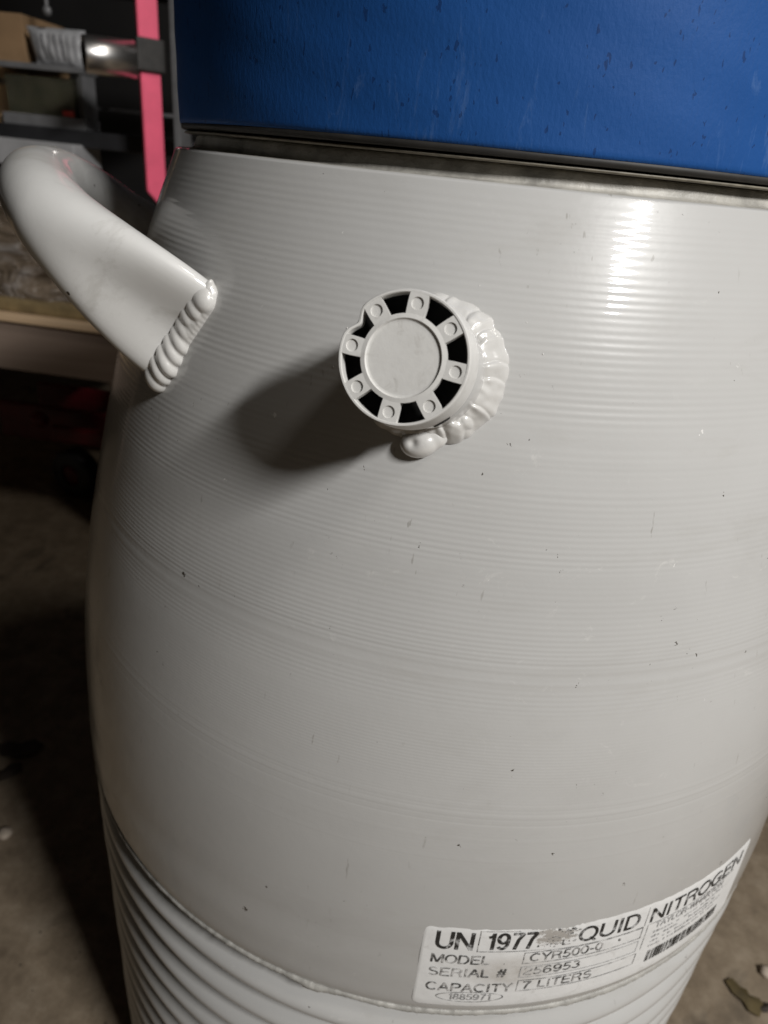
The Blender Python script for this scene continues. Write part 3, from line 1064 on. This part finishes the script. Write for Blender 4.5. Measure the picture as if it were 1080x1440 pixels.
# ------------------------------------------------------------------ blue lid standing on the neck
lid = thing('flask_lid', 'scuffed blue moulded plastic lid with black rubber rim on top of the grey flask', 'lid', (0, 0, 0))
zb = .2873
RL = .1335
ps = []
for k in range(60):
    ps.append((RL + .0006 * (k / 59), zb + .0012 + .050 * k / 59))
for k in range(1, 9):
    a = k / 8 * math.pi / 2
    ps.append((RL + .0006 - .008 * (1 - math.cos(a)), zb + .0512 + .008 * math.sin(a)))
ps += [(.08, zb + .0606), (.04, zb + .0612), (.0005, zb + .0614)]
ps = [(RL - .0009, zb), (RL - .0003, zb + .0003)] + ps
lathe('lid_shell', ps, BLUE, (0, 0, Z0), (0, 0, 1), lid, 220, wob=lambda i, a, r: r + .00012 * math.sin(5 * a + i * .05) + .00008 * math.sin(13 * a + i * .3))
lathe('rubber_rim', [(.118, zb - .0014), (RL - .0016, zb - .0017), (RL - .0006, zb - .0013), (RL - .0004, zb + .0002), (RL - .0012, zb + .0006)], RUBBER, (0, 0, Z0), (0, 0, 1), lid, 200)
lathe('seal_lip', [(.120, zb - .0030), (RL - .0028, zb - .0030), (RL - .0018, zb - .0028), (RL - .0016, zb - .0024), (RL - .0022, zb - .0021), (.120, zb - .0019)], OLIVE, (0, 0, Z0), (0, 0, 1), lid, 200)
lathe('lid_plug', [(.0995, zb - .02), (.0998, zb - .0005), (.121, zb - .0004)], RUBBER, (0, 0, Z0), (0, 0, 1), lid, 96)

# ------------------------------------------------------------------ background: storage rack on the left, about half a metre behind
def at(x, y, Yp):
    """world point on the plane y = Yp along the ray of photo pixel (x, y)"""
    d = c_f + c_r * ((x - 540) / 966.07) - c_u * ((y - 720) / 966.07)
    return cam_loc + d * ((Yp - cam_loc.y) / d.y)

rack = thing('storage_rack', 'dark storage rack with grey upright and shelves left behind the flask', 'rack', (-.62, .6, 0))
def rk(o):
    o.parent = rack
    o.matrix_parent_inverse = Matrix.Translation(-Vector((-.62, .6, 0)))
    return o
ux = at(246, 100, .46).x
rk(box('upright', (ux - .004, .46, 0), (ux + .003, .49, 1.5), GREYM, bev=.001))
rk(box('upright', (ux - .004, .86, 0), (ux + .026, .89, 1.5), GREYM, bev=.001))
zU = at(40, 176, .52).z
rk(box('shelf', (-1.4, .52, zU - .018), (ux - .006, .86, zU), SHELFB))
zG = at(20, 200, .50).z
rk(box('shelf', (-1.4, .50, zG - .024), (-.49, .56, zG + .004), SHELFG))
zT = at(100, 0, .5).z + .06
rk(box('shelf', (-1.4, .49, zT), (ux - .006, .88, zT + .02), SHELFB))

# pink bar with its black sleeve
pk0 = at(207, 40, .47)
pb = at(221, 291, .47)
bar = thing('pink_bar', 'bright pink flat upright bar with black sleeve, beside the rack upright', 'bar', (pk0.x, .47, pb.z), rotz=.75)
bm = bmesh.new()
hw_ = .0105
outl = [(-hw_, .016), (hw_ - .004, -.002), (hw_, .004), (hw_, .60), (-hw_, .60)]
fr = [bm.verts.new((a, -.004, b)) for a, b in outl]
bk = [bm.verts.new((a, .004, b)) for a, b in outl]
bm.faces.new(fr); bm.faces.new(bk[::-1])
for k in range(5):
    bm.faces.new((fr[k], bk[k], bk[(k + 1) % 5], fr[(k + 1) % 5]))
bmesh.ops.bevel(bm, geom=bm.edges[:], offset=.001, segments=2, affect='EDGES')
bm_obj('bar', bm, PINK, bar)
z1, z2 = at(205, 101, .46).z - pb.z, at(205, 52, .46).z - pb.z
box('sleeve', (-hw_ - .004, -.009, z1), (hw_ + .005, .009, z2), RUBBER, bar, .0025)

# chromed tube reaching left from the sleeve
ca = at(117, 76, .42)
cdir = Vector((.81, .56, .03)).normalized()
ctr = thing('chrome_tube', 'short shiny chrome tube lying level beside the pink bar', 'tube', tuple(ca))
lathe('tube', [(.0145, 0.004), (.0160, .0), (.0168, .002), (.0168, .049), (.0001, .0495)], CHROME, (0, 0, 0), cdir, ctr, 96)
lathe('collar', [(.0001, .001), (.0102, .001), (.0106, -.001), (.0125, .003)], BLACKM, (0, 0, 0), cdir, ctr, 32)

# cardboard box
p1, p2 = at(-40, 130, .56), at(33, 20, .56)
crd = thing('cardboard_box', 'small brown cardboard box at the left end of the upper shelf', 'box', ((p1.x + p2.x) / 2, .60, zU))
bm = bmesh.new()
w2, h2 = (p2.x - p1.x) / 2, p2.z - zU
box_bm(bm, (-w2, -.045, 0), (w2, .045, h2), .001)
bm_obj('carton', bm, CARD, crd)
fbm = bmesh.new()
box_bm(fbm, (-w2, -.0465, h2 * .36), (w2 - .004, -.0453, h2 * .42), 0)
bm_obj('flap_edge', fbm, simple('dark_carton_gap', (.05, .03, .016), .8), crd)

# clear bin with olive contents
p1, p2 = at(8, 168, .53), at(112, 95, .53)
bz = p1.z
bn = thing('clear_bin', 'clear plastic bin with dull olive contents on the upper shelf', 'bin', ((p1.x + p2.x) / 2, .58, zU))
w2, h2 = (p2.x - p1.x) / 2, p2.z - zU
for nm, lo, hi, mt in (('front_panel', (-w2, -.050, .012), (w2, -.0485, h2 - .006), BINM), ('base_rim', (-w2 - .001, -.053, .0), (w2 + .001, -.016, .012), BINRIM),
                       ('side_panel', (w2 - .006, -.0483, .012), (w2, -.018, h2 - .006), BINRIM), ('top_rim', (-w2 - .002, -.053, h2 - .006), (w2 + .002, -.014, h2), BINRIM),
                       ('contents', (-w2 + .002, -.044, .0121), (w2 - .014, -.018, h2 - .012), OLIVEC), ('sticker', (w2 - .026, -.0515, .013), (w2 - .012, -.0502, .019), STICKER)):
    box(nm, lo, hi, mt, bn, .0008)

# striped packet on the bin
p1, p2 = at(38, 91, .53), at(111, 40, .53)
pkx = (p1.x + p2.x) / 2
pkt = thing('striped_packet', 'white film packet printed with grey vertical bars, standing on the clear bin', 'packet', (pkx, .545, zU + h2))
w2, hh = .5 * (p2.x - p1.x), p2.z - (zU + h2)
nu, nv = 40, 20
for sgn, nm in ((-1, 'packet_film'), (1, 'packet_back')):
    P = np.zeros((nv, nu, 3))
    for i in range(nv):
        for j in range(nu):
            u, v = -1 + 2 * j / (nu - 1), i / (nv - 1)
            th_ = .010 * (1 - u ** 4) * (1 - (2 * v - 1) ** 4)
            nn = .0018 * noise.noise(Vector((u * 3, v * 3, sgn)))
            P[i, j] = (u * w2 * (1 + .10 * (v - .5)) - .006 * (v - .5), sgn * (th_ + .0003) + nn * (1 if sgn < 0 else 0), v * hh)
    new_obj(nm, grid_mesh(nm, P), WHITEP, pkt)
Rp = random.Random(3)
for k in range(7):
    u0 = -.66 + k * .22
    wv = Rp.uniform(.035, .085)
    P = np.zeros((14, 4, 3))
    for i in range(14):
        v = .16 + .66 * i / 13
        for j in range(4):
            u = u0 + wv * j / 3 + .05 * (v - .5)
            th_ = .010 * (1 - u ** 4) * (1 - (2 * v - 1) ** 4)
            nn = .0018 * noise.noise(Vector((u * 3, v * 3, -1)))
            P[i, j] = (u * w2 * (1 + .10 * (v - .5)) - .006 * (v - .5), -(th_ + .0003) + nn - .0006, v * hh)
    new_obj('printed_bar', grid_mesh('printed_bar', P), GREYINK, pkt)

rl = at(150, 154, .60).z
rk(box('shelf_rail', (-1.3, .600, rl - .002), (ux - .006, .605, rl + .002), GREYM, bev=.0005))
q1, q2 = at(150, 262, .54), at(203, 205, .54)
bc = thing('brown_carton', 'dim brown carton in the shadow behind the back of the handle', 'carton', ((q1.x + q2.x) / 2, .575, zG + .0045))
w3 = (q2.x - q1.x) / 2
box('carton_body', (-w3, -.012, 0), (w3, .02, q2.z - zG - .012), CARD, bc, .001)
box('carton_flap', (-w3, -.012, q2.z - zG - .0118), (w3 * .9, .018, q2.z - zG - .0095), CARD, bc, .0005)

# little hook hanging from the shelf above
hk = at(66, 12, .52)
hook = thing('hanging_hook', 'small grey hook hanging in the dark above the striped packet', 'hook', (hk.x, .52, hk.z))
lathe('shank', [(.0020, 0), (.0022, .004), (.0020, .06), (.0001, .061)], GREYM, (0, 0, 0), (0, 0, 1), hook, 16)
bm = bmesh.new()
ellipsoid(bm, (0, 0, -.002), [Vector((.005, 0, 0)), Vector((0, .004, 0)), Vector((0, 0, .005))], 16)
bm_obj('knob', bm, GREYM, hook, True)

# lower shelf: board on edge with plywood on top, wrapped bundle on it
yb = .46
zt1, zt0 = at(60, 447, yb).z, at(60, 457, yb).z
zf0 = at(60, 526, yb).z
xr = at(152, 500, yb).x + .02
bench = thing('low_bench', 'low brown bench with pale plywood top edge under the wrapped bundle', 'bench', (-.9, .70, 0))
for nm, lo, hi, mt in (('top', (-.6, -.245, zt0), (xr + .9, .25, zt1), WOODL), ('apron', (-.6, -.238, zf0), (xr + .9 - .004, -.22, zt0 - .0005), WOODD), ('added_shade_panel', (xr + .9 - .024, -.236, 0), (xr + .9 - .006, .179, zf0 - .001), WOODD), ('leg', (xr + .9 - .05, .18, 0), (xr + .9 - .006, .22, zt0 - .001), WOODD), ('leg', (-.55, -.21, 0), (-.50, -.17, zt0 - .001), WOODD)):  # right end panel is added out of view to keep lamp light off the jack
    box(nm, lo, hi, mt, bench, .0008)

p1, p2 = at(-60, 440, .53), at(150, 262, .53)
bd = thing('wrapped_bundle', 'brown bundle in crumpled clear film lying on the low bench behind the handle', 'bundle', ((p1.x + p2.x) / 2, .56, zt1))
w2, hh = (p2.x - p1.x) / 2, (p2.z - zt1)
P = np.zeros((60, 90, 3))
for i in range(60):
    for j in range(90):
        a = 2 * math.pi * j / 90
        v = i / 59
        sx = math.copysign(abs(math.cos(a)) ** .45, math.cos(a)) * w2
        sy = math.copysign(abs(math.sin(a)) ** .45, math.sin(a)) * .075
        cl = (1 - max(0, (v - .82) / .18) ** 2.2) if v > .82 else 1
        n_ = noise.turbulence(Vector((sx * 14, sy * 14, v * 4)), 4, True) * .016 - .006
        P[i, j] = (sx * max(cl, .02) * (1 + n_ * 2.5), (sy * max(cl, .02)) + n_ * (1 if sy < 0 else -1) * -1.4, min(v / .95, 1) * hh * (1 if v < .82 else 1) + (n_ * .4 if i else 0))
new_obj('bundle_wrap', grid_mesh('bundle_wrap', P, closed_u=True), WRAP, bd)
bm = bmesh.new()
box_bm(bm, (-w2 * 1.02, -.092, .0006), (w2 * 1.02, .08, .016), .003)
bm_obj('straw_edge', bm, simple('straw_coloured_board', (.22, .16, .075), .8, .35, 40), bd)

# red trolley jack in the dark under the bench
jk = thing('trolley_jack', 'dark red trolley jack with black wheel in the shadow under the bench', 'jack', (-.60, .62, 0))
def wheel(x, y, r, wd):
    tyre = lathe('wheel', [(r * .45, -wd / 2), (r * .9, -wd / 2), (r, -wd * .35), (r, wd * .35), (r * .9, wd / 2), (r * .45, wd / 2)], BLACKM, (x, y, r), (0.25, 1, 0), jk, 40)
    lathe('hub', [(.0001, -wd * .52), (r * .3, -wd * .52), (r * .46, -wd * .35), (r * .46, wd * .35), (r * .3, wd * .52), (.0001, wd * .52)], RED, (x, y, r), (0.25, 1, 0), tyre, 24)
wheel(0.0, -.02, .040, .03)
wheel(.02, .16, .040, .03)
bm = bmesh.new()
box_bm(bm, (-.14, .005, .075), (.14, .018, .135), .004)
bm_obj('side_plate', bm, RED, jk)
bm = bmesh.new()
box_bm(bm, (-.14, .11, .075), (.14, .122, .135), .004)
bm_obj('side_plate', bm, RED, jk)
bm = bmesh.new()
box_bm(bm, (-.02, -.045, .10), (.13, -.03, .125), .004)
bm_obj('lift_arm', bm, RED, jk)
bm = bmesh.new()
box_bm(bm, (.055, -.035, .012), (.075, -.02, .11), .003)
bmesh.ops.rotate(bm, cent=(.065, -.03, .06), matrix=Matrix.Rotation(.22, 3, 'Y'), verts=bm.verts[:])
bm_obj('foot_brace', bm, RED, jk)
bm = bmesh.new()
ellipsoid(bm, (-.045, -.03, .128), [Vector((.014, 0, 0)), Vector((0, .012, 0)), Vector((0, 0, .013))], 16)
bm_obj('knob', bm, RED, jk, True)

# black case far right, only its edge in view
cs = thing('black_case', 'black case on the floor, just showing at the right edge behind the flask', 'case', (.50, .34, 0))
box('case_body', (-.10, -.10, .002), (.10, .10, .15), BLACKM, cs, .008)
box('case_lid', (-.102, -.102, .151), (.102, .102, .19), BLACKM, cs, .008)
box('latch', (-.02, -.108, .135), (.02, -.1025, .165), GREYM, cs, .002)

# ------------------------------------------------------------------ litter on the floor
def leaf(name, loc, outline, mat, label, cat, rot, curl=.004):
    bm = bmesh.new()
    top = [bm.verts.new((x, y, .0015 + curl * ((x * 40) ** 2) * .3 + .0012 * noise.noise(Vector((x * 120, y * 120, 1))))) for x, y in outline]
    c_ = bm.verts.new((0, 0, .0030))
    low = [bm.verts.new((v.co.x, v.co.y, v.co.z - .0007)) for v in top]
    lc = bm.verts.new((0, 0, .0018))
    n_ = len(top)
    for k in range(n_):
        bm.faces.new((c_, top[k], top[(k + 1) % n_]))
        bm.faces.new((lc, low[(k + 1) % n_], low[k]))
        bm.faces.new((top[k], low[k], low[(k + 1) % n_], top[(k + 1) % n_]))
    o = bm_obj(name, bm, mat)
    o.location = loc
    o.rotation_euler = (0, 0, rot)
    return tag(o, label, cat)
def onfloor(x, y):
    d = c_f + c_r * ((x - 540) / 966.07) - c_u * ((y - 720) / 966.07)
    return cam_loc + d * (-cam_loc.z / d.z)
def scaled(outl, s):
    return [(x * s, y * s) for x, y in outl]
OUT1 = [(-1, .75), (-.55, 1.0), (-.15, .55), (.2, .5), (.25, .2), (.8, .1), (1.0, -.45), (.65, -.65), (.45, -1), (-.1, -.75), (-.25, -.3), (-.75, .1)]
OUT2 = [(-1, .1), (-.6, .45), (0, .35), (.5, .55), (1, .2), (.8, -.3), (.2, -.45), (-.5, -.4)]
p = onfloor(1048, 1405)
leaf('dry_leaf', (p.x, p.y, .001), scaled(OUT1, .0125), LEAFM, 'crumpled olive brown leaf on the concrete at lower right', 'leaf', .0)
p = onfloor(1076, 1420)
leaf('leaf_crumb', (p.x, p.y, .001), scaled(OUT2, .006), LEAFD, 'small dark leaf crumb just right of the olive brown leaf', 'leaf', .5)
p = onfloor(26, 1056)
leaf('dry_leaf', (p.x, p.y, .001), scaled(OUT2, .022), LEAFD, 'dark leaf scrap on the floor left of the flask, upper of two', 'leaf', .25)
p = onfloor(8, 1090)
leaf('dry_leaf', (p.x, p.y, .001), scaled(OUT2, .016), LEAFD, 'dark leaf scrap on the floor at the left edge, lower of two', 'leaf', .9)
def pebble(loc, r, label):
    bm = bmesh.new()
    bmesh.ops.create_icosphere(bm, subdivisions=2, radius=r)
    for v in bm.verts:
        v.co *= 1 + .35 * noise.noise(v.co * (1.6 / r) + Vector((loc[0], loc[1], 0)) * 50)
        v.co.z *= .65
    o = bm_obj('pebble', bm, PEBBLE, smooth=True)
    o.location = (loc[0], loc[1], r * .55)
    tag(o, label, 'pebble')
p = onfloor(8, 1176)
pebble((p.x, p.y), .006, 'small pale pebble on the floor at the left edge')
p = onfloor(1076, 1369)
pebble((p.x, p.y), .005, 'tiny pale pebble on the floor above the olive brown leaf')
